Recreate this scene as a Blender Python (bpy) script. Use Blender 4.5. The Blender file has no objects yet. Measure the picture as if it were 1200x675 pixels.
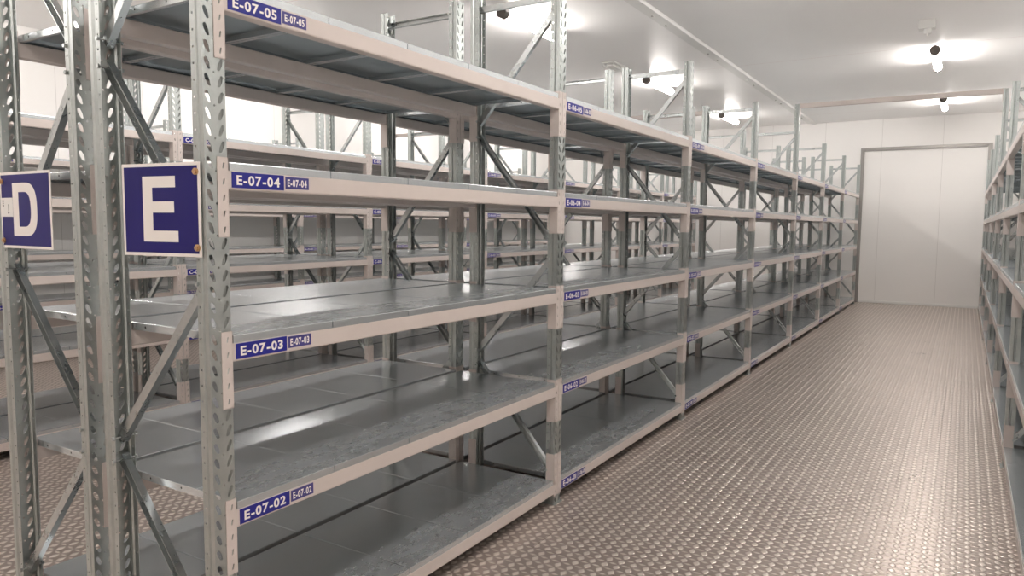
import bpy, bmesh, math, random
from mathutils import Matrix, Vector
random.seed(7)
S = bpy.context.scene
COL = S.collection
PI = math.pi

# ------------------------------------------------------------------ measures (metres)
Y0, PITCH, NB = 1.47, 2.28, 7          # first frame, bay pitch, bays per row
DEP = 0.607                            # rack depth front face to rear face
HU, HT = 3.0, 3.32                     # upright, tall upright that carries an aisle beam
CT = [0.745 + 0.55 * i for i in range(4)]
BT = [0.122] + [c - 0.041 for c in CT]  # beam tops
BH = 0.060                             # beam height
XE, XD, XC, XB, XA, XF = -1.985, -3.305, -5.55, -6.87, -9.115, 0.30
ROOM = dict(x0=-9.86, x1=1.06, y0=-5.0, y1=17.93, z1=4.0)

# ------------------------------------------------------------------ materials
def newmat(name):
    m = bpy.data.materials.new(name); m.use_nodes = True
    nt = m.node_tree
    return m, nt, nt.nodes['Principled BSDF']

def N(nt, t, **kw):
    n = nt.nodes.new(t)
    for k, v in kw.items(): setattr(n, k, v)
    return n

def math_node(nt, op, a, b=None, c=None, clamp=False):
    n = nt.nodes.new('ShaderNodeMath'); n.operation = op; n.use_clamp = clamp
    for i, v in enumerate((a, b, c)):
        if v is None: continue
        if isinstance(v, (int, float)): n.inputs[i].default_value = v
        else: nt.links.new(v, n.inputs[i])
    return n.outputs[0]

def ramp(nt, fac, stops):
    r = nt.nodes.new('ShaderNodeValToRGB')
    el = r.color_ramp.elements
    while len(el) < len(stops): el.new(0.5)
    for e, (p, c) in zip(el, stops):
        e.position = p; e.color = (c[0], c[1], c[2], 1) if not isinstance(c, (int, float)) else (c, c, c, 1)
    nt.links.new(fac, r.inputs[0])
    return r.outputs[0]

def noise(nt, coord, scale, detail=3, rough=0.55, vecscale=None):
    n = nt.nodes.new('ShaderNodeTexNoise')
    n.inputs['Scale'].default_value = scale; n.inputs['Detail'].default_value = detail
    n.inputs['Roughness'].default_value = rough
    if vecscale:
        mp = nt.nodes.new('ShaderNodeMapping'); mp.inputs['Scale'].default_value = vecscale
        nt.links.new(coord, mp.inputs['Vector']); coord = mp.outputs[0]
    nt.links.new(coord, n.inputs['Vector'])
    return n.outputs['Fac']

def coord(nt, which='Object'):
    return nt.nodes.new('ShaderNodeTexCoord').outputs[which]

def flat(name, col, rough=0.5, metal=0.0, spec=0.5):
    m, nt, p = newmat(name)
    p.inputs['Base Color'].default_value = (*col, 1)
    p.inputs['Roughness'].default_value = rough
    p.inputs['Metallic'].default_value = metal
    p.inputs['Specular IOR Level'].default_value = spec
    return m

def mat_galv(name, c0, c1, r0, r1, metal, scale=9.0):
    """zinc: cloudy spangle in colour and gloss"""
    m, nt, p = newmat(name)
    geo = nt.nodes.new('ShaderNodeNewGeometry').outputs['Position']
    f1 = noise(nt, geo, scale, 4, 0.6)
    f2 = noise(nt, geo, scale * 6, 2, 0.5)
    f = math_node(nt, 'ADD', math_node(nt, 'MULTIPLY', f1, 0.7), math_node(nt, 'MULTIPLY', f2, 0.3))
    nt.links.new(ramp(nt, f, [(0.3, c0), (0.7, c1)]), p.inputs['Base Color'])
    nt.links.new(ramp(nt, f, [(0.3, r0), (0.7, r1)]), p.inputs['Roughness'])
    p.inputs['Metallic'].default_value = metal
    return m

def mat_panel():
    """shelf sheet: bluish zinc with soft gloss variation; pale frosty smears on the upper faces, mostly along the aisle edge"""
    m, nt, p = newmat('galvanised_shelf_sheet')
    g = nt.nodes.new('ShaderNodeNewGeometry'); geo = g.outputs['Position']
    sp = nt.nodes.new('ShaderNodeSeparateXYZ'); nt.links.new(geo, sp.inputs[0])
    sn = nt.nodes.new('ShaderNodeSeparateXYZ'); nt.links.new(g.outputs['True Normal'], sn.inputs[0])
    f1 = noise(nt, geo, 1.5, 2, 0.5)
    f2 = noise(nt, geo, 8.0, 6, 0.7, (2.6, 1.0, 1.0))
    edge = math_node(nt, 'SUBTRACT', 1.0, math_node(nt, 'DIVIDE', math_node(nt, 'ABSOLUTE', math_node(nt, 'ADD', sp.outputs[0], 2.10)), 0.22), clamp=True)
    edge = math_node(nt, 'MULTIPLY', edge, math_node(nt, 'SUBTRACT', 1.0, math_node(nt, 'DIVIDE', math_node(nt, 'SUBTRACT', sp.outputs[1], 3.5), 4.0, clamp=True)))
    mask = edge
    dust = math_node(nt, 'MULTIPLY', math_node(nt, 'SUBTRACT', f2, 0.38), 2.2, clamp=True)
    dust = math_node(nt, 'MULTIPLY', math_node(nt, 'MULTIPLY', dust, mask), math_node(nt, 'GREATER_THAN', sn.outputs[2], 0.5))
    base = ramp(nt, f1, [(0.3, (0.60, 0.645, 0.67)), (0.7, (0.64, 0.68, 0.705))])
    mx = nt.nodes.new('ShaderNodeMix'); mx.data_type = 'RGBA'
    dust = math_node(nt, 'MULTIPLY', dust, 0.6)
    nt.links.new(dust, mx.inputs[0]); nt.links.new(base, mx.inputs[6])
    mx.inputs[7].default_value = (0.50, 0.56, 0.62, 1)
    nt.links.new(mx.outputs[2], p.inputs['Base Color'])
    r = math_node(nt, 'ADD', ramp(nt, f1, [(0.25, 0.235), (0.75, 0.265)]), math_node(nt, 'MULTIPLY', dust, 0.2))
    nt.links.new(r, p.inputs['Roughness'])
    nt.links.new(math_node(nt, 'SUBTRACT', 0.74, math_node(nt, 'MULTIPLY', dust, 0.15)), p.inputs['Metallic'])
    return m

def mat_seams(name, axis, offset, step, base, line, w=0.0035, rough=0.45):
    """sandwich panel wall: thin joint lines every step metres along one axis"""
    m, nt, p = newmat(name)
    geo = nt.nodes.new('ShaderNodeNewGeometry').outputs['Position']
    sp = nt.nodes.new('ShaderNodeSeparateXYZ'); nt.links.new(geo, sp.inputs[0])
    t = math_node(nt, 'FRACT', math_node(nt, 'DIVIDE', math_node(nt, 'SUBTRACT', sp.outputs[axis], offset), step))
    d = math_node(nt, 'MULTIPLY', math_node(nt, 'MINIMUM', t, math_node(nt, 'SUBTRACT', 1.0, t)), step)
    k = math_node(nt, 'LESS_THAN', d, w)
    f = noise(nt, geo, 0.8, 2, 0.5)
    b = ramp(nt, f, [(0.3, [c * 0.97 for c in base]), (0.7, base)])
    mx = nt.nodes.new('ShaderNodeMix'); mx.data_type = 'RGBA'
    nt.links.new(k, mx.inputs[0]); nt.links.new(b, mx.inputs[6]); mx.inputs[7].default_value = (*line, 1)
    nt.links.new(mx.outputs[2], p.inputs['Base Color'])
    p.inputs['Roughness'].default_value = rough
    return m

def mat_floor():
    """aluminium tread plate: crossed lozenges on a 62.5 mm grid, sheet joints"""
    m, nt, p = newmat('aluminium_tread_plate')
    geo = nt.nodes.new('ShaderNodeNewGeometry').outputs['Position']
    sp = nt.nodes.new('ShaderNodeSeparateXYZ'); nt.links.new(geo, sp.inputs[0])
    G = 0.0628
    def lozenge(off, flip, wd, ln):
        cx = math_node(nt, 'SUBTRACT', math_node(nt, 'FRACT', math_node(nt, 'ADD', math_node(nt, 'DIVIDE', sp.outputs[0], G), 200.0 + off)), 0.5)
        cy = math_node(nt, 'SUBTRACT', math_node(nt, 'FRACT', math_node(nt, 'ADD', math_node(nt, 'DIVIDE', sp.outputs[1], G), 200.0 + off)), 0.5)
        u, v = cy, cx
        if flip: u, v = v, u
        a = math_node(nt, 'DIVIDE', math_node(nt, 'ABSOLUTE', v), wd)
        b = math_node(nt, 'POWER', math_node(nt, 'DIVIDE', math_node(nt, 'ABSOLUTE', u), ln), 1.5)
        return math_node(nt, 'SUBTRACT', 1.0, math_node(nt, 'ADD', a, b), clamp=True)
    h = math_node(nt, 'MAXIMUM', lozenge(0.0, False, 0.29, 0.44), math_node(nt, 'MULTIPLY', lozenge(0.5, True, 0.18, 0.38), 0.5))  # crosswise lozenges at half height, so less reflection is painted on them
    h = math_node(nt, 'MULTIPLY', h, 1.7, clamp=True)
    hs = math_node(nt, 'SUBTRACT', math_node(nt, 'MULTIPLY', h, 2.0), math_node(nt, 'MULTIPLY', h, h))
    # joints between the plates
    def joint(axis, off, step):
        t = math_node(nt, 'FRACT', math_node(nt, 'DIVIDE', math_node(nt, 'SUBTRACT', sp.outputs[axis], off), step))
        d = math_node(nt, 'MULTIPLY', math_node(nt, 'MINIMUM', t, math_node(nt, 'SUBTRACT', 1.0, t)), step)
        return math_node(nt, 'LESS_THAN', d, 0.0008)
    row = math_node(nt, 'GREATER_THAN', math_node(nt, 'FRACT', math_node(nt, 'DIVIDE', math_node(nt, 'SUBTRACT', sp.outputs[1], 5.15), 4.0)), 0.5)   # staggered plates
    jx = math_node(nt, 'ADD', math_node(nt, 'MULTIPLY', joint(0, -0.30, 3.0), math_node(nt, 'SUBTRACT', 1.0, row)), math_node(nt, 'MULTIPLY', joint(0, -1.80, 3.0), row))
    j = math_node(nt, 'MAXIMUM', jx, joint(1, 5.15, 2.0))
    bp = nt.nodes.new('ShaderNodeBump'); bp.inputs['Strength'].default_value = 1.0; bp.inputs['Distance'].default_value = 0.0026
    nt.links.new(hs, bp.inputs['Height']); nt.links.new(bp.outputs[0], p.inputs['Normal'])
    f = noise(nt, geo, 1.6, 4, 0.6)
    f2 = noise(nt, geo, 30.0, 2, 0.5)
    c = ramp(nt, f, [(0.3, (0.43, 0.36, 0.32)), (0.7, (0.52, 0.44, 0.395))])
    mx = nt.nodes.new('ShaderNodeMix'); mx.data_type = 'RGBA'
    nt.links.new(math_node(nt, 'MULTIPLY', hs, 1.0), mx.inputs[0]); nt.links.new(c, mx.inputs[6]); mx.inputs[7].default_value = (0.88, 0.80, 0.735, 1)  # lamp reflections on worn tops put into the colour, paler than the ground
    mj = nt.nodes.new('ShaderNodeMix'); mj.data_type = 'RGBA'
    nt.links.new(j, mj.inputs[0]); nt.links.new(mx.outputs[2], mj.inputs[6]); mj.inputs[7].default_value = (0.12, 0.09, 0.07, 1)
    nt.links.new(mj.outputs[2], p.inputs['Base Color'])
    nt.links.new(math_node(nt, 'SUBTRACT', 0.62, math_node(nt, 'MULTIPLY', hs, 0.12)), p.inputs['Metallic'])
    nt.links.new(ramp(nt, math_node(nt, 'ADD', math_node(nt, 'MULTIPLY', f, 0.6), math_node(nt, 'MULTIPLY', f2, 0.4)), [(0.3, 0.27), (0.7, 0.34)]), p.inputs['Roughness'])
    return m

M = {}
M['upright'] = mat_galv('galvanised_upright', (0.37, 0.405, 0.40), (0.48, 0.51, 0.50), 0.30, 0.42, 0.8, 7)
M['brace'] = mat_galv('galvanised_brace', (0.40, 0.43, 0.435), (0.52, 0.545, 0.545), 0.24, 0.34, 0.9, 9)
M['panel'] = mat_panel()
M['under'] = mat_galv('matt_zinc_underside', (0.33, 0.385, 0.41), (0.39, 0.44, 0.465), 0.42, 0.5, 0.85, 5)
M['beam'] = mat_galv('beige_beam_paint', (0.585, 0.525, 0.495), (0.62, 0.56, 0.53), 0.38, 0.46, 0.0, 4)
M['wall_x'] = mat_seams('white_wall_panel', 0, -0.489, 1.148, (0.89, 0.875, 0.855), (0.66, 0.64, 0.62))
M['wall_y'] = mat_seams('white_wall_panel_side', 1, 0.40, 1.148, (0.89, 0.875, 0.855), (0.66, 0.64, 0.62))
M['ceil'] = mat_seams('white_ceiling_panel', 1, 0.10, 5.5, (0.95, 0.94, 0.93), (0.70, 0.57, 0.56), 0.004, 0.4)
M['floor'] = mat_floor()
M['trim'] = flat('grey_aluminium_trim', (0.36, 0.345, 0.33), 0.4, 0.5)
M['white'] = flat('white_plastic', (0.80, 0.80, 0.78), 0.4)
M['offwhite'] = flat('white_letter_film', (0.86, 0.82, 0.79), 0.45)
M['blue'] = flat('blue_sign_film', (0.012, 0.009, 0.130), 0.5, 0.0, 0.25)
M['blue2'] = flat('blue_label_film', (0.014, 0.016, 0.215), 0.4, 0.0, 0.35)
M['blue3'] = flat('sheen_violet_label_film', (0.050, 0.044, 0.20), 0.35)  # paler than the large labels: reflected sheen put into the colour
M['black'] = flat('black_ink', (0.02, 0.02, 0.02), 0.5)
M['brass'] = flat('brass_bolt', (0.55, 0.36, 0.20), 0.35, 0.8)
M['cap'] = flat('grey_lamp_cap', (0.10, 0.085, 0.075), 0.5)
M['housing'] = flat('grey_lamp_housing', (0.42, 0.40, 0.38), 0.5)
m, nt, p = newmat('lit_diffuser')
p.inputs['Base Color'].default_value = (0.9, 0.9, 0.88, 1)
p.inputs['Emission Color'].default_value = (1.0, 0.94, 0.895, 1)
p.inputs['Emission Strength'].default_value = 112.0
M['glow'] = m
m, nt, p = newmat('lit_diffuser_back')                     # the side of the tube turned to the ceiling gives less light
p.inputs['Base Color'].default_value = (0.9, 0.9, 0.88, 1)
p.inputs['Emission Color'].default_value = (1.0, 0.94, 0.895, 1)
p.inputs['Emission Strength'].default_value = 20.0
M['glow_back'] = m

# ------------------------------------------------------------------ mesh helpers
def to_mesh(bm, name, mats, smooth=False):
    bmesh.ops.recalc_face_normals(bm, faces=bm.faces[:])
    me = bpy.data.meshes.new(name); bm.to_mesh(me); bm.free()
    for mm in mats: me.materials.append(mm)
    if smooth:
        for f in me.polygons: f.use_smooth = True
    return me

def box(bm, x0, x1, y0, y1, z0, z1, mi=0, bevel=0.0, seg=2):
    vs = [bm.verts.new((x, y, z)) for x in (x0, x1) for y in (y0, y1) for z in (z0, z1)]
    fs = [bm.faces.new([vs[i] for i in q]) for q in ((0, 1, 3, 2), (4, 6, 7, 5), (0, 4, 5, 1), (2, 3, 7, 6), (0, 2, 6, 4), (1, 5, 7, 3))]
    for f in fs: f.material_index = mi
    if bevel:
        es = list({e for f in fs for e in f.edges})
        r = bmesh.ops.bevel(bm, geom=es, offset=bevel, segments=seg, affect='EDGES', profile=0.5)
        for f in r['faces']: f.material_index = mi
    return vs

def cyl(bm, p0, p1, r, n=10, mi=0, r2=None):
    p0, p1 = Vector(p0), Vector(p1); d = (p1 - p0).normalized()
    a = d.orthogonal().normalized(); b = d.cross(a)
    r2 = r if r2 is None else r2
    A = [bm.verts.new(p0 + (a * math.cos(t) + b * math.sin(t)) * r) for t in [2 * PI * i / n for i in range(n)]]
    B = [bm.verts.new(p1 + (a * math.cos(t) + b * math.sin(t)) * r2) for t in [2 * PI * i / n for i in range(n)]]
    fs = [bm.faces.new((A[i], A[(i + 1) % n], B[(i + 1) % n], B[i])) for i in range(n)]
    fs += [bm.faces.new(A), bm.faces.new(B)]
    for f in fs: f.material_index = mi

def prism(bm, pts, to3, t0, t1, mi=0):
    """extrude polygon pts (2d) between t0 and t1; to3(u, v, t) -> xyz"""
    A = [bm.verts.new(to3(u, v, t0)) for u, v in pts]; B = [bm.verts.new(to3(u, v, t1)) for u, v in pts]
    n = len(pts)
    fs = [bm.faces.new((A[i], A[(i + 1) % n], B[(i + 1) % n], B[i])) for i in range(n)]
    fs += [bm.faces.new(A), bm.faces.new(B)]
    for f in fs: f.material_index = mi

def obj(name, me, parent=None, loc=(0, 0, 0), rot=None):
    o = bpy.data.objects.new(name, me); COL.objects.link(o)
    o.location = loc
    if rot: o.rotation_euler = rot
    if parent: o.parent = parent
    return o

def tag(o, label=None, cat=None, group=None, kind=None):
    if label: o['label'] = label
    if cat: o['category'] = cat
    if group: o['group'] = group
    if kind: o['kind'] = kind
    return o

def thing(name, label, cat, loc, rz=0.0, group=None):
    o = obj(name, None, None, loc, (0, 0, rz)); o.empty_display_size = 0.1
    return tag(o, label, cat, group)

# ------------------------------------------------------------------ rack part meshes (local: front face at x=0 looking to +x, bay runs along +y)
def upright_mesh(name, H):
    bm = bmesh.new(); cache = {}
    def V(p):
        k = tuple(round(c, 5) for c in p)
        if k not in cache: cache[k] = bm.verts.new(p)
        return cache[k]
    def ring(map3, u0, u1, v0, v1, hole):
        um, vm = (u0 + u1) / 2, (v0 + v1) / 2
        out = [(u0, v0), (um, v0), (u1, v0), (u1, vm), (u1, v1), (um, v1), (u0, v1), (u0, vm)]
        O = [V(map3(*q)) for q in out]
        I = [bm.verts.new(map3(um + q[0], vm + q[1])) for q in hole]
        for i in range(8):
            bm.faces.new((O[i], O[(i + 1) % 8], I[(i + 1) % 8], I[i]))
    def quad(map3, u0, u1, v0, v1):
        um, vm = (u0 + u1) / 2, (v0 + v1) / 2
        bm.faces.new([V(map3(*q)) for q in ((u0, v0), (um, v0), (u1, v0), (u1, vm), (u1, v1), (um, v1), (u0, v1), (u0, vm))])
    def strip(a, b, v0, v1):
        bm.faces.new([V((a[0], a[1], v0)), V((b[0], b[1], v0)), V((b[0], b[1], v1)), V((a[0], a[1], v1))])
    def octo(r): return [(r * math.cos(a), r * math.sin(a)) for a in [math.radians(-135 + 45 * i) for i in range(8)]]
    # teardrop slot, leaning; listed from lower left anticlockwise
    def slot(s):
        right = [(-0.0115, -0.017), (-0.0065, -0.0185), (-0.0015, -0.0165), (0.0075, -0.001), (0.0110, 0.013), (0.0060, 0.0180), (0.0000, 0.0165), (-0.0085, 0.000)]
        if s > 0: return right
        m_ = [(-u, v) for u, v in right]
        return [m_[2], m_[1], m_[0], m_[7], m_[6], m_[5], m_[4], m_[3]]
    front = lambda u, v: (0.0, u, v)
    rows = int(round(H / 0.05)) if abs(H / 0.05 - round(H / 0.05)) < 1e-6 else int(H / 0.05)
    z0 = 0.0
    prof = [(0.0, 0.040), (-0.018, 0.040), (-0.025, 0.031), (-0.030, 0.031), (-0.034, 0.037)]
    for r in range(rows):
        a, b = z0 + 0.05 * r, z0 + 0.05 * (r + 1); mid = (a + b) / 2
        ring(front, 0.007, 0.040, a, b, slot(1)); ring(front, -0.040, -0.007, a, b, slot(-1))
        # centre strip, small round hole on every second cell border
        if r == 0: bm.faces.new([V((0, q, w_)) for q, w_ in ((-0.007, a), (0.0, a), (0.007, a), (0.007, mid), (0.0, mid), (-0.007, mid))])
        if r == rows - 1: bm.faces.new([V((0, q, w_)) for q, w_ in ((-0.007, mid), (0.0, mid), (0.007, mid), (0.007, b), (0.0, b), (-0.007, b))])
        else:
            if r % 2: ring(front, -0.007, 0.007, mid, mid + 0.05, octo(0.0038))
            else: quad(front, -0.007, 0.007, mid, mid + 0.05)
        for s in (1, -1):
            side = lambda u, v, s=s: (u, s * 0.037, v)
            for i in range(4):
                p, q = prof[i], prof[i + 1]
                strip((p[0], s * p[1]), (q[0], s * q[1]), a, mid); strip((p[0], s * p[1]), (q[0], s * q[1]), mid, b)
            ring(side, -0.058, -0.034, a, b, octo(0.0042))
    me = to_mesh(bm, name + '_shell', [M['upright']])
    o = bpy.data.objects.new('tmp', me); COL.objects.link(o)
    sm = o.modifiers.new('s', 'SOLIDIFY'); sm.thickness = 0.0022; sm.offset = -1
    dg = bpy.context.evaluated_depsgraph_get(); dg.update()
    me2 = bpy.data.meshes.new_from_object(o.evaluated_get(dg)); me2.name = name
    bpy.data.objects.remove(o); bpy.data.meshes.remove(me)
    return me2

ME_UP = upright_mesh('upright', HU)
ME_UPT = upright_mesh('upright_tall', 3.30)

def foot_mesh():
    bm = bmesh.new()
    box(bm, -0.075, 0.012, -0.05, 0.05, 0.0, 0.004, bevel=0.001, seg=1)
    for y in (-0.03, 0.03): cyl(bm, (-0.068, y, 0.004), (-0.068, y, 0.012), 0.007, 6)
    return to_mesh(bm, 'base_plate', [M['upright']])
ME_FOOT = foot_mesh()

def channel_mesh(p, q, name, side=1):
    """U channel in the xz plane from p to q; side=+1 web towards -y, -1 open towards -y; bolts at both ends"""
    bm = bmesh.new()
    p, q = Vector((p[0], 0, p[1])), Vector((q[0], 0, q[1]))
    d = (q - p).normalized(); n = Vector((0, 1, 0)).cross(d).normalized()
    w, h, t = 0.0165, 0.013, 0.0022
    sec = [(h, -w), (-h, -w), (-h, w), (h, w), (h, w - t), (-h + t, w - t), (-h + t, -w + t), (h, -w + t)]   # (y, n), web at -y
    A = [bm.verts.new(p + Vector((0, u * side, 0)) + n * v) for u, v in sec]
    B = [bm.verts.new(q + Vector((0, u * side, 0)) + n * v) for u, v in sec]
    k = len(sec)
    for i in range(k): bm.faces.new((A[i], A[(i + 1) % k], B[(i + 1) % k], B[i]))
    bm.faces.new(A); bm.faces.new(B)
    for e in (p + d * 0.015, q - d * 0.015):
        cyl(bm, e + Vector((0, -0.044, 0)), e + Vector((0, 0.044, 0)), 0.004, 6)
        cyl(bm, e + Vector((0, -0.046, 0)), e + Vector((0, -0.038, 0)), 0.0075, 6)
        cyl(bm, e + Vector((0, 0.038, 0)), e + Vector((0, 0.046, 0)), 0.0075, 6)
    return to_mesh(bm, name, [M['brace']])

XFN, XRN = -0.042, -DEP + 0.042
ME_DIAG = [channel_mesh((XFN, 0.19), (XRN, 0.80), 'brace', -1),
           channel_mesh((XRN, 0.86), (XFN, 1.46), 'brace'),
           channel_mesh((XFN, 1.53), (XRN, 2.18), 'brace', -1),
           channel_mesh((XRN, 2.25), (XFN, 2.86), 'brace')]
ME_HORZ = channel_mesh((XFN, 2.925), (XRN, 2.925), 'brace')

def beam_mesh(L, name):
    """step beam, origin at its top front near corner; runs along +y"""
    bm = bmesh.new()
    sec = [(0.0025, 0.0), (0.0025, -BH + 0.006), (0.001, -BH + 0.0018), (-0.003, -BH), (-0.040, -BH), (-0.044, -BH + 0.003), (-0.044, -0.004), (-0.040, 0.0)]
    prism(bm, sec, lambda u, v, t: (u, t, v), 0.0, L)
    return to_mesh(bm, name, [M['beam']])
BL = PITCH - 0.084
ME_BEAM = beam_mesh(BL, 'beam')

def connector_mesh(s):
    """hook-on end plate: half of the upright's face plus its side; s=+1 sits on the +y side of an upright at y=0, z=0 its top"""
    bm = bmesh.new()
    n = 5
    x = 0.0028
    for i in range(n):
        a, b = -0.05 * (i + 1), -0.05 * i; m_ = (a + b) / 2
        O = [(0.002, a), (0.021, a), (0.0425, a), (0.0425, m_), (0.0425, b), (0.021, b), (0.002, b), (0.002, m_)]
        I = [(-0.0045, -0.010), (-0.001, -0.011), (0.0012, -0.009), (0.003, -0.001), (0.0045, 0.007), (0.002, 0.009), (-0.001, 0.007), (-0.003, -0.001)]
        Ov = [bm.verts.new((x, s * u, v)) for u, v in O]; Iv = [bm.verts.new((x, s * (0.0245 + u), m_ + v)) for u, v in I]
        Ib = [bm.verts.new((0.0004, s * (0.0245 + u), m_ + v)) for u, v in I]
        for k in range(8):
            bm.faces.new((Ov[k], Ov[(k + 1) % 8], Iv[(k + 1) % 8], Iv[k]))
            bm.faces.new((Iv[k], Iv[(k + 1) % 8], Ib[(k + 1) % 8], Ib[k]))
        for k, l in ((0, 7), (7, 6)):                       # inner edge thickness
            q = O[k], O[l]
            bm.faces.new((Ov[k], Ov[l], bm.verts.new((0.0004, s * q[1][0], q[1][1])), bm.verts.new((0.0004, s * q[0][0], q[0][1]))))
        for k, l in ((2, 3), (3, 4)):
            q = O[k], O[l]
            bm.faces.new((Ov[k], Ov[l], bm.verts.new((0.0004, s * q[1][0], q[1][1])), bm.verts.new((0.0004, s * q[0][0], q[0][1]))))
    bmesh.ops.remove_doubles(bm, verts=bm.verts[:], dist=1e-5)
    y0, y1 = sorted((s * 0.0403, s * 0.0425))
    box(bm, -0.052, 0.0028, y0, y1, -0.25, 0.0)
    ya, yb = sorted((s * 0.002, s * 0.0403))
    box(bm, 0.0005, 0.0028, ya, yb, -0.0016, 0.0); box(bm, 0.0005, 0.0028, ya, yb, -0.25, -0.2484)
    return to_mesh(bm, 'connector', [M['beam']])
ME_CON = {1: connector_mesh(1), -1: connector_mesh(-1)}

PW = (PITCH - 0.094) / 5
def panel_mesh(depth):
    """folded sheet tray, open below: top, four flanges, return lips, one stiffener; origin front near top corner"""
    bm = bmesh.new()
    w, d, h, t = PW - 0.0038, depth, 0.027, 0.0042
    vs = box(bm, -d, 0, 0, w, -t, 0)
    es = [e for e in bm.edges if all(abs(v.co.z) < 1e-6 for v in e.verts)]
    bmesh.ops.bevel(bm, geom=es, offset=0.0026, segments=2, affect='EDGES', profile=0.5)
    for y in (0.0, w - t): box(bm, -d, 0, y, y + t, -h, -t)
    box(bm, -t, 0, t, w - t, -h, -t); box(bm, -d, -d + t, t, w - t, -h, -t)
    for a, b in ((t, 0.016), (w - 0.016, w - t)): box(bm, -d + 0.05, -0.05, a, b, -h, -h + t)
    for x in (-0.048, -d + 0.05):
        box(bm, x - 0.002, x, 0.016, w - 0.016, -0.018, -t)
    for s_ in (0.12, 0.30, 0.48):                            # round holes in the flanges, seen as dark dots
        for y in (-0.0002, w): cyl(bm, (-s_, y, -0.014), (-s_, y + 0.0002, -0.014), 0.004, 8, 1)
    bm.normal_update(); bmesh.ops.recalc_face_normals(bm, faces=bm.faces[:])
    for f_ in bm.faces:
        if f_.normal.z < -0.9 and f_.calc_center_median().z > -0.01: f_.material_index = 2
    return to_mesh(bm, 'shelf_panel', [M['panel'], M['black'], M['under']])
ME_PANEL = {1: panel_mesh(0.665), -1: panel_mesh(0.617)}

# ------------------------------------------------------------------ lettering
GLYPH = {}
def glyph(ch):
    if ch in GLYPH: return GLYPH[ch]
    cu = bpy.data.curves.new('g', 'FONT'); cu.body = ch; cu.size = 1.0; cu.resolution_u = 3; cu.offset = 0.03
    o = bpy.data.objects.new('g', cu); COL.objects.link(o)
    dg = bpy.context.evaluated_depsgraph_get(); dg.update()
    me = bpy.data.meshes.new_from_object(o.evaluated_get(dg))
    vs = [v.co.copy() for v in me.vertices]; fs = [tuple(p.vertices) for p in me.polygons]
    x0 = min(v.x for v in vs); x1 = max(v.x for v in vs)
    bpy.data.objects.remove(o); bpy.data.curves.remove(cu); bpy.data.meshes.remove(me)
    GLYPH[ch] = (vs, fs, x0, x1)
    return GLYPH[ch]

def label_mesh(text, W, H, film, edge=True):
    """plate in the yz plane facing +x, reading along +y, origin at lower near corner"""
    bm = bmesh.new()
    box(bm, 0, 0.0012, 0, W, 0, H, 0)
    cap = H * 0.60; sc = cap / 0.72
    pen = 0.0; places = []
    for ch in text:
        vs, fs, a, b = glyph(ch)
        places.append((vs, fs, pen - a)); pen += (b - a) + 0.085
    tot = pen - 0.085
    k = (W * 0.83) / (tot * sc) if W > 0.15 or tot * sc > W * 0.86 else 1.0
    off = (W - tot * sc * k) / 2
    if W < 0.15: off = W * 0.08
    for vs, fs, dx in places:
        V = [bm.verts.new((0.0015, off + (v.x + dx) * sc * k, H * 0.21 + v.y * sc)) for v in vs]
        for f in fs:
            try: bm.faces.new([V[i] for i in f]).material_index = 1
            except ValueError: pass
    if W < 0.15:
        for i in range(26):                                  # fine line of print under the code
            if False: box(bm, 0.0012, 0.0014, W * 0.40 + i * W * 0.018, W * 0.40 + i * W * 0.018 + W * 0.011, H * 0.12, H * 0.19, 1)
    me = bpy.data.meshes.new('location_label')
    bm.normal_update(); bm.to_mesh(me); bm.free()
    me.materials.append(film); me.materials.append(M['offwhite'])
    return me

# ------------------------------------------------------------------ racks
ORD = ['nearest', 'second', 'third', 'fourth', 'fifth', 'sixth', 'farthest']
def frame(root, y, tall=False):
    for x, rz, tl in ((0.0, 0.0, tall), (-DEP, PI, False)):
        u = obj('upright', ME_UPT if tl else ME_UP, root, (x, y, 0.0), (0, 0, rz))
        obj('base_plate', ME_FOOT, u)
    for me in ME_DIAG: obj('diagonal_brace', me, root, (0, y, 0))
    obj('horizontal_brace', ME_HORZ, root, (0, y, 0))

def bay(row, k, xf, direction, label, letter=None, extra=False, tall=False, small_film=None):
    """one bay; direction +1 front faces +x, -1 front faces -x (turned by 180 degrees)"""
    y = Y0 + k * PITCH
    root = thing('shelving_bay', label, 'shelving', (xf, y if direction > 0 else y + PITCH, 0), 0.0 if direction > 0 else PI, 'shelving bays of one row, ' + row)
    frame(root, 0.0, tall)
    if extra: frame(root, PITCH)
    for lv in range(5):
        zt = BT[lv]
        for x, rz, front in ((0.0, 0.0, True), (-DEP, PI, False)):
            # front beam runs from the near upright; rear beam is the same beam turned round
            if front: b = obj('beam', ME_BEAM, root, (x, 0.042, zt))
            else: b = obj('beam', ME_BEAM, root, (x, PITCH - 0.042, zt), (0, 0, PI))
            dz = 0.041 if lv else -BH - 0.010 + 0.25
            for s, yy in ((1, -0.042), (-1, BL + 0.042)):
                obj('end_connector', ME_CON[s], b, (0, yy, dz))
            if front and letter:
                code = '%s-%02d-%02d' % (letter, NB - k, lv + 1)
                zc = -0.0275
                obj('location_label', label_mesh(code, 0.209, 0.050, M['blue2']), b, (0.0026, 0.0115, zc - 0.025))
                obj('location_label', label_mesh(code, 0.104, 0.040, small_film or M['blue3']), b, (0.0026, 0.2275, zc - 0.0185))
        for i in range(5):
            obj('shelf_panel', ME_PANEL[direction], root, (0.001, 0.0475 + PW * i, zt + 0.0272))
    return root

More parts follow.
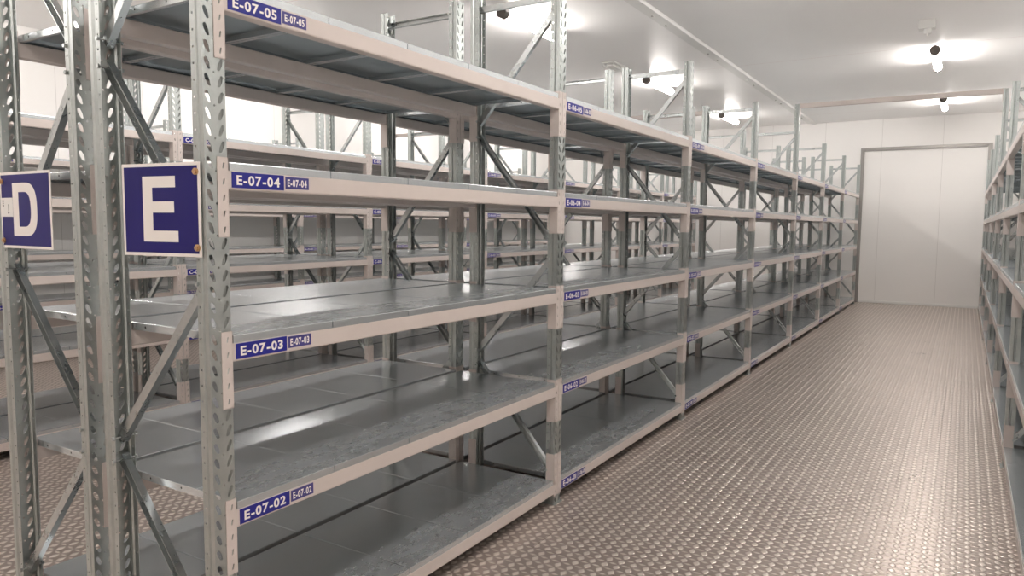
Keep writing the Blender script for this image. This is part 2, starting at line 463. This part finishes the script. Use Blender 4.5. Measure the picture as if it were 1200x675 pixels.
for k in range(NB):
    n = NB - k
    e = {0: 'grey shelving bay labelled E-07 with the large blue E sign on its front frame',
         6: 'grey shelving bay labelled E-01, last of its row beside the white back wall'}.get(k, 'grey shelving bay labelled E-%02d, %s from the camera in the long E row' % (n, ORD[k]))
    bay('E row', k, XE, 1, e, 'E', k == 6, k == 4)
    d = {0: 'shelving bay behind the hanging D sign, back to back with bay E-07',
         6: 'shelving bay at the back wall, back to back with bay E-01'}.get(k, 'shelving bay without visible labels standing back to back with bay E-%02d' % n)
    bay('D row', k, XD, -1, d, None, k == 0, k == 3)
    bay('C row', k, XC, 1, 'shelving bay labelled C-%02d, seen through rows D and E across the left aisle' % n, 'C', k == 6, k == 4)
    bay('B row', k, XB, -1, 'shelving bay backing directly onto bay C-%02d in the far left double row' % n, None, k == 0, k == 3)
    if k > 0:
        bay('A row', k, XA, 1, 'shelving bay along the left wall, opposite the bay that backs onto C-%02d' % n, 'A', k == 6, k == 4)
        f = 'shelving bay on the right edge of the main aisle, facing bay E-%02d' % n
        bay('right hand row', k, XF, -1, f, None, False, k == 3)

# beams that tie the rows together above the aisles
def tie(x0, x1, label):
    y = Y0 + 4 * PITCH
    L = x1 - x0 - 0.007
    r = thing('aisle_tie_beam', label, 'beam', (x0 + 0.0035, y, 3.245), 0, 'overhead aisle tie beams')
    bm = bmesh.new(); box(bm, 0, L, -0.025, 0.025, 0, 0.06, bevel=0.003); obj('beam_body', to_mesh(bm, 'beam_body', [M['beam']]), r)
    for x in (0, L - 0.004):
        bm = bmesh.new(); box(bm, x, x + 0.004, -0.036, 0.036, -0.10, 0.062, bevel=0.001, seg=1); obj('end_plate', to_mesh(bm, 'end_plate', [M['beam']]), r)
tie(XE, XF, 'beige beam spanning high over the main aisle in front of the back wall')
tie(XC, XD, 'beige beam spanning the left aisle overhead between rows C and D')
tie(XA, XB, 'beige beam spanning the farthest left aisle overhead beside row A')

# ------------------------------------------------------------------ signs
def sign(name, label, xl, yl, xr, yr, z0, z1, polys, bolts, sticker=False):
    W = math.hypot(xr - xl, yr - yl); H = z1 - z0; rz = math.atan2(yr - yl, xr - xl)
    bm = bmesh.new()
    f = lambda u, v, t: (u, -t, v)
    box(bm, 0, W, -0.003, 0, 0, H, 1, bevel=0.0008, seg=1)
    b = 0.0105
    box(bm, b, W - b, -0.0036, -0.003, b, H - b, 0)
    for pts in polys: prism(bm, [(u * W, v * H) for u, v in pts], f, 0.0036, 0.0041, 1)
    o = obj(name, to_mesh(bm, name, [M['blue'], M['offwhite']]), None, (xl, yl, z0), (0, 0, rz))
    tag(o, label, 'sign', 'row letter signs')
    for u, v in bolts:
        bm = bmesh.new(); cyl(bm, (u * W, -0.003, v * H), (u * W, -0.008, v * H), 0.011, 12); cyl(bm, (u * W, -0.008, v * H), (u * W, -0.0125, v * H), 0.0075, 6)
        obj('bolt', to_mesh(bm, 'bolt', [M['brass']]), o)
    if sticker:
        bm = bmesh.new()
        box(bm, 0.006 * W, 0.255 * W, -0.0046, -0.0036, 0.415 * H, 0.665 * H, 0)
        box(bm, 0.165 * W, 0.172 * W, -0.0048, -0.0046, 0.46 * H, 0.58 * H, 1)                   # arrow shaft
        prism(bm, [(0.15 * W, 0.475 * H), (0.169 * W, 0.445 * H), (0.188 * W, 0.475 * H)], f, 0.0046, 0.0049, 1)
        for i, (a, c) in enumerate(((0.55, 0.575), (0.585, 0.60), (0.61, 0.635))):
            box(bm, (0.05) * W, (0.075) * W, -0.0048, -0.0046, a * H, c * H, 1)
        s = obj('sticker', to_mesh(bm, 'sticker', [M['white'], M['black']]), o); s['label'] = 'white paper sticker with a small arrow'
    return o

Epoly = [[(0.275, 0.155), (0.72, 0.155), (0.72, 0.275), (0.40, 0.275), (0.40, 0.47), (0.675, 0.47), (0.675, 0.59), (0.40, 0.59), (0.40, 0.74), (0.695, 0.74), (0.695, 0.86), (0.275, 0.86)]]
def Dpolys():
    out = []; n = 20
    def arc(cx, rx, cz, rz, t): return (cx + rx * math.sin(t), cz + rz * math.cos(t))
    o = [(0.26, 0.855), (0.49, 0.855)] + [(0.50 + 0.235 * math.sin(t) ** 0.75, 0.51 + 0.345 * (1 if math.cos(t) >= 0 else -1) * abs(math.cos(t)) ** 0.75) for t in [PI * i / n for i in range(1, n)]] + [(0.49, 0.165), (0.26, 0.165)]
    i_ = [(0.375, 0.735), (0.47, 0.735)] + [(0.48 + 0.135 * math.sin(t) ** 0.75, 0.51 + 0.225 * (1 if math.cos(t) >= 0 else -1) * abs(math.cos(t)) ** 0.75) for t in [PI * i / n for i in range(1, n)]] + [(0.47, 0.285), (0.375, 0.285)]
    m_ = len(o)
    for k in range(m_ - 1): out.append([o[k], o[k + 1], i_[k + 1], i_[k]])
    out.append([o[-1], o[0], i_[0], i_[-1]])
    return out
sign('row_sign', 'blue square sign with white letter E on the nearest front upright', -2.345, 1.384, -2.002, 1.4265, 1.533, 1.826, Epoly, ((0.955, 0.90), (0.955, 0.10)))
sign('row_sign', 'blue square sign with white letter D and a white sticker', -3.262, 1.4275, -2.872, 1.424, 1.535, 1.830, Dpolys(), ((0.05, 0.88), (0.05, 0.10)), True)

# ------------------------------------------------------------------ room
def slab(name, x0, x1, y0, y1, z0, z1, mat, label, cat):
    bm = bmesh.new(); box(bm, x0, x1, y0, y1, z0, z1)
    return tag(obj(name, to_mesh(bm, name, [mat])), label, cat, None, 'structure')
R = ROOM; T = 0.12
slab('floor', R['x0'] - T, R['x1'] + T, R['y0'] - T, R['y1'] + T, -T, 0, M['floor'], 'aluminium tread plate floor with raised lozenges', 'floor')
slab('ceiling', R['x0'] - T, R['x1'] + T, R['y0'] - T, R['y1'] + T, R['z1'], R['z1'] + T, M['ceil'], 'white panelled ceiling of the cold store', 'ceiling')
slab('wall_back', R['x0'] - T, R['x1'] + T, R['y1'], R['y1'] + T, 0, R['z1'], M['wall_x'], 'white back wall of sandwich panels at the end of the aisle', 'wall')
slab('wall_front', R['x0'] - T, R['x1'] + T, R['y0'] - T, R['y0'], 0, R['z1'], M['wall_x'], 'white panel wall behind the camera', 'wall')
slab('wall_left', R['x0'] - T, R['x0'], R['y0'], R['y1'], 0, R['z1'], M['wall_y'], 'white panel wall behind row A', 'wall')
slab('wall_right', R['x1'], R['x1'] + T, R['y0'], R['y1'], 0, R['z1'], M['wall_y'], 'white panel wall behind the right hand row', 'wall')

# grey channel frame on the back wall around the aisle end
def trim_frame():
    bm = bmesh.new(); y1 = R['y1']
    xl, xr, zt, w = -2.045, 0.385, 3.395, 0.075
    for x in (xl, xr - w):
        box(bm, x, x + w, y1 - 0.035, y1, 0, zt, bevel=0.003, seg=1); box(bm, x + 0.022, x + w - 0.022, y1 - 0.05, y1 - 0.034, 0, zt - 0.02, bevel=0.003, seg=1)
    box(bm, xl + w, xr - w, y1 - 0.035, y1, zt - w, zt, bevel=0.003, seg=1); box(bm, xl + w, xr - w, y1 - 0.05, y1 - 0.034, zt - w + 0.022, zt - 0.022, bevel=0.003, seg=1)
    tag(obj('trim_1', to_mesh(bm, 'trim_1', [M['trim']])), 'grey metal channel frame around the panel at the aisle end', 'trim', None, 'structure')
    bm = bmesh.new(); box(bm, xl + w, xr - w, y1 - 0.02, y1, 0, 0.055, bevel=0.004, seg=1)
    tag(obj('baseboard_back', to_mesh(bm, 'baseboard_back', [M['white']])), 'low white strip at the foot of the back wall', 'baseboard', None, 'structure')
trim_frame()

# suspension rail along the ceiling above row E
def rail():
    bm = bmesh.new(); z = R['z1']
    y0, y1 = R['y0'], R['y1']
    box(bm, -3.165, -2.985, y0, y1, z - 0.006, z)
    prism(bm, [(-3.085, z - 0.006), (-3.075, z - 0.03), (-3.0, z - 0.03), (-2.99, z - 0.006)], lambda u, v, t: (u, t, v), y0, y1)
    yy = y0 + 0.4
    while yy < y1:
        for d in (0, 0.45): cyl(bm, (-3.11, yy + d, z - 0.006), (-3.11, yy + d, z - 0.018), 0.014, 8, 1)
        yy += 2.1
    tag(obj('trim_2', to_mesh(bm, 'trim_2', [M['white'], M['housing']])), 'white joint rail with bolts running along the ceiling above the racks', 'trim', None, 'structure')
rail()

# ------------------------------------------------------------------ lamps
def lamp_meshes():
    L = 1.26; out = {}
    bm = bmesh.new(); n = 16
    cyl(bm, (0, -L / 2 + 0.09, -0.088), (0, L / 2 - 0.09, -0.088), 0.050, 18)
    bmesh.ops.recalc_face_normals(bm, faces=bm.faces[:])
    for f_ in bm.faces:
        if f_.normal.z > 0.05: f_.material_index = 1
    out['diffuser'] = to_mesh(bm, 'diffuser', [M['glow'], M['glow_back']])
    bm = bmesh.new(); box(bm, -0.014, 0.014, -L / 2 + 0.05, L / 2 - 0.05, -0.038, -0.022, bevel=0.002, seg=1)
    for y in (-0.42, 0.42): box(bm, -0.010, 0.010, y - 0.02, y + 0.02, -0.022, 0.0)
    out['housing'] = to_mesh(bm, 'housing', [M['housing']])
    for s in (-1, 1):
        bm = bmesh.new(); cyl(bm, (0, s * (L / 2 - 0.092), -0.084), (0, s * L / 2, -0.084), 0.062, 8); out['cap%d' % s] = to_mesh(bm, 'end_cap', [M['cap']])
    return out
LM = lamp_meshes()
def lamp(x, y, label):
    r = thing('ceiling_lamp', label, 'lamp', (x, y, R['z1']), 0, 'tubular ceiling lamps')
    obj('diffuser', LM['diffuser'], r); obj('housing', LM['housing'], r)
    for s in (-1, 1): obj('end_cap', LM['cap%d' % s], r)
lamps_y = [-1.0, 3.2, 7.42, 11.6, 15.75]
aisle = ['unseen lit lamp over the main aisle behind the camera', 'unseen lit lamp over the main aisle near its start', 'unseen lit lamp over the main aisle above the picture',
         'lit ceiling lamp over the main aisle, just below the small white sensor', 'lit ceiling lamp over the main aisle, just under the beige tie beam']
left = ['unseen lit lamp over the left aisle behind the camera', 'unseen lit lamp over the left aisle near its start', 'largest lit ceiling lamp in view, above the far end of bay E-07',
        'lit ceiling lamp seen above bay E-06 through the open frame', 'lit ceiling lamp seen above bay E-05, smallest of the row over the left aisle']
farl = ['unseen lit lamp over the aisle by row A behind the camera', 'unseen lit lamp over the aisle by row A near its start', 'lit lamp over the aisle by row A, hidden by bay E-07',
        'lit lamp over the aisle by row A, hidden by the top shelf of E-07', 'lit lamp over the aisle by row A near the back wall']
for i, y in enumerate(lamps_y):
    lamp(-0.45, y, aisle[i]); lamp(-4.35, y, left[i]); lamp(-8.25, y, farl[i])

# small fittings on the ceiling
r = thing('ceiling_sensor', 'small white box sensor on the ceiling above the main aisle', 'sensor', (-0.49, 9.75, R['z1']))
bm = bmesh.new(); box(bm, -0.085, 0.085, -0.06, 0.06, -0.10, 0, bevel=0.006); obj('box_body', to_mesh(bm, 'box_body', [M['white']]), r)
bm = bmesh.new(); cyl(bm, (0.01, 0, -0.10), (0.01, 0, -0.15), 0.042, 16, 0, 0.036); cyl(bm, (0.01, 0, -0.15), (0.01, 0, -0.175), 0.012, 10); obj('sensor_head', to_mesh(bm, 'sensor_head', [M['white']]), r)

r = thing('caged_fitting', 'small unlit caged fitting on the ceiling above bay E-06', 'fitting', (-4.5, 10.1, R['z1']))
bm = bmesh.new(); box(bm, -0.10, 0.10, -0.22, 0.22, -0.018, 0, bevel=0.006); obj('base', to_mesh(bm, 'base', [M['white']]), r)
bm = bmesh.new(); box(bm, -0.05, 0.05, -0.16, 0.16, -0.055, -0.018, bevel=0.012); obj('cover', to_mesh(bm, 'cover', [M['white']]), r)
bm = bmesh.new()
for y in (-0.18, -0.09, 0.0, 0.09, 0.18):
    pts = [(-0.09, -0.015), (-0.075, -0.07), (0.075, -0.07), (0.09, -0.015)]
    for a, b in zip(pts[:-1], pts[1:]): cyl(bm, (a[0], y, a[1]), (b[0], y, b[1]), 0.004, 6)
for x in (-0.075, 0.0, 0.075): cyl(bm, (x, -0.2, -0.07), (x, 0.2, -0.07), 0.004, 6)
obj('wire_cage', to_mesh(bm, 'wire_cage', [M['white']]), r)

# ------------------------------------------------------------------ camera, world, view
yaw, pitch, roll, f, h = 0.5520092, 0.0849693, 0.0082046, 858.98, 1.6390
fw = Vector((-math.sin(yaw) * math.cos(pitch), math.cos(yaw) * math.cos(pitch), -math.sin(pitch)))
rt = Vector((math.cos(yaw), math.sin(yaw), 0)); up = rt.cross(fw)
rx = rt * math.cos(roll) + up * math.sin(roll); uy = up * math.cos(roll) - rt * math.sin(roll)
cam = bpy.data.cameras.new('camera'); co = bpy.data.objects.new('camera', cam); COL.objects.link(co)
mw = Matrix(((rx.x, uy.x, -fw.x, 0), (rx.y, uy.y, -fw.y, 0), (rx.z, uy.z, -fw.z, h), (0, 0, 0, 1)))
co.matrix_world = mw
cam.sensor_width = 36.0; cam.lens = f / 1200 * 36.0; cam.clip_start = 0.05; cam.clip_end = 100
S.camera = co

w = bpy.data.worlds.new('world'); S.world = w; w.use_nodes = True
w.node_tree.nodes['Background'].inputs[0].default_value = (1, 0.97, 0.93, 1)
w.node_tree.nodes['Background'].inputs[1].default_value = 0.0
S.view_settings.view_transform = 'Standard'; S.view_settings.look = 'None'
S.view_settings.exposure = 0.0; S.view_settings.gamma = 1.0; S.view_settings.use_curve_mapping = False
try:
    S.cycles.use_denoising = True; S.cycles.denoiser = 'OPENIMAGEDENOISE'
    S.cycles.max_bounces = 12; S.cycles.diffuse_bounces = 6; S.cycles.glossy_bounces = 6
    S.cycles.sample_clamp_indirect = 6.0; S.cycles.use_adaptive_sampling = False; S.cycles.denoising_input_passes = 'RGB_ALBEDO_NORMAL'; S.cycles.denoising_prefilter = 'ACCURATE'
except Exception as ex: print(ex)
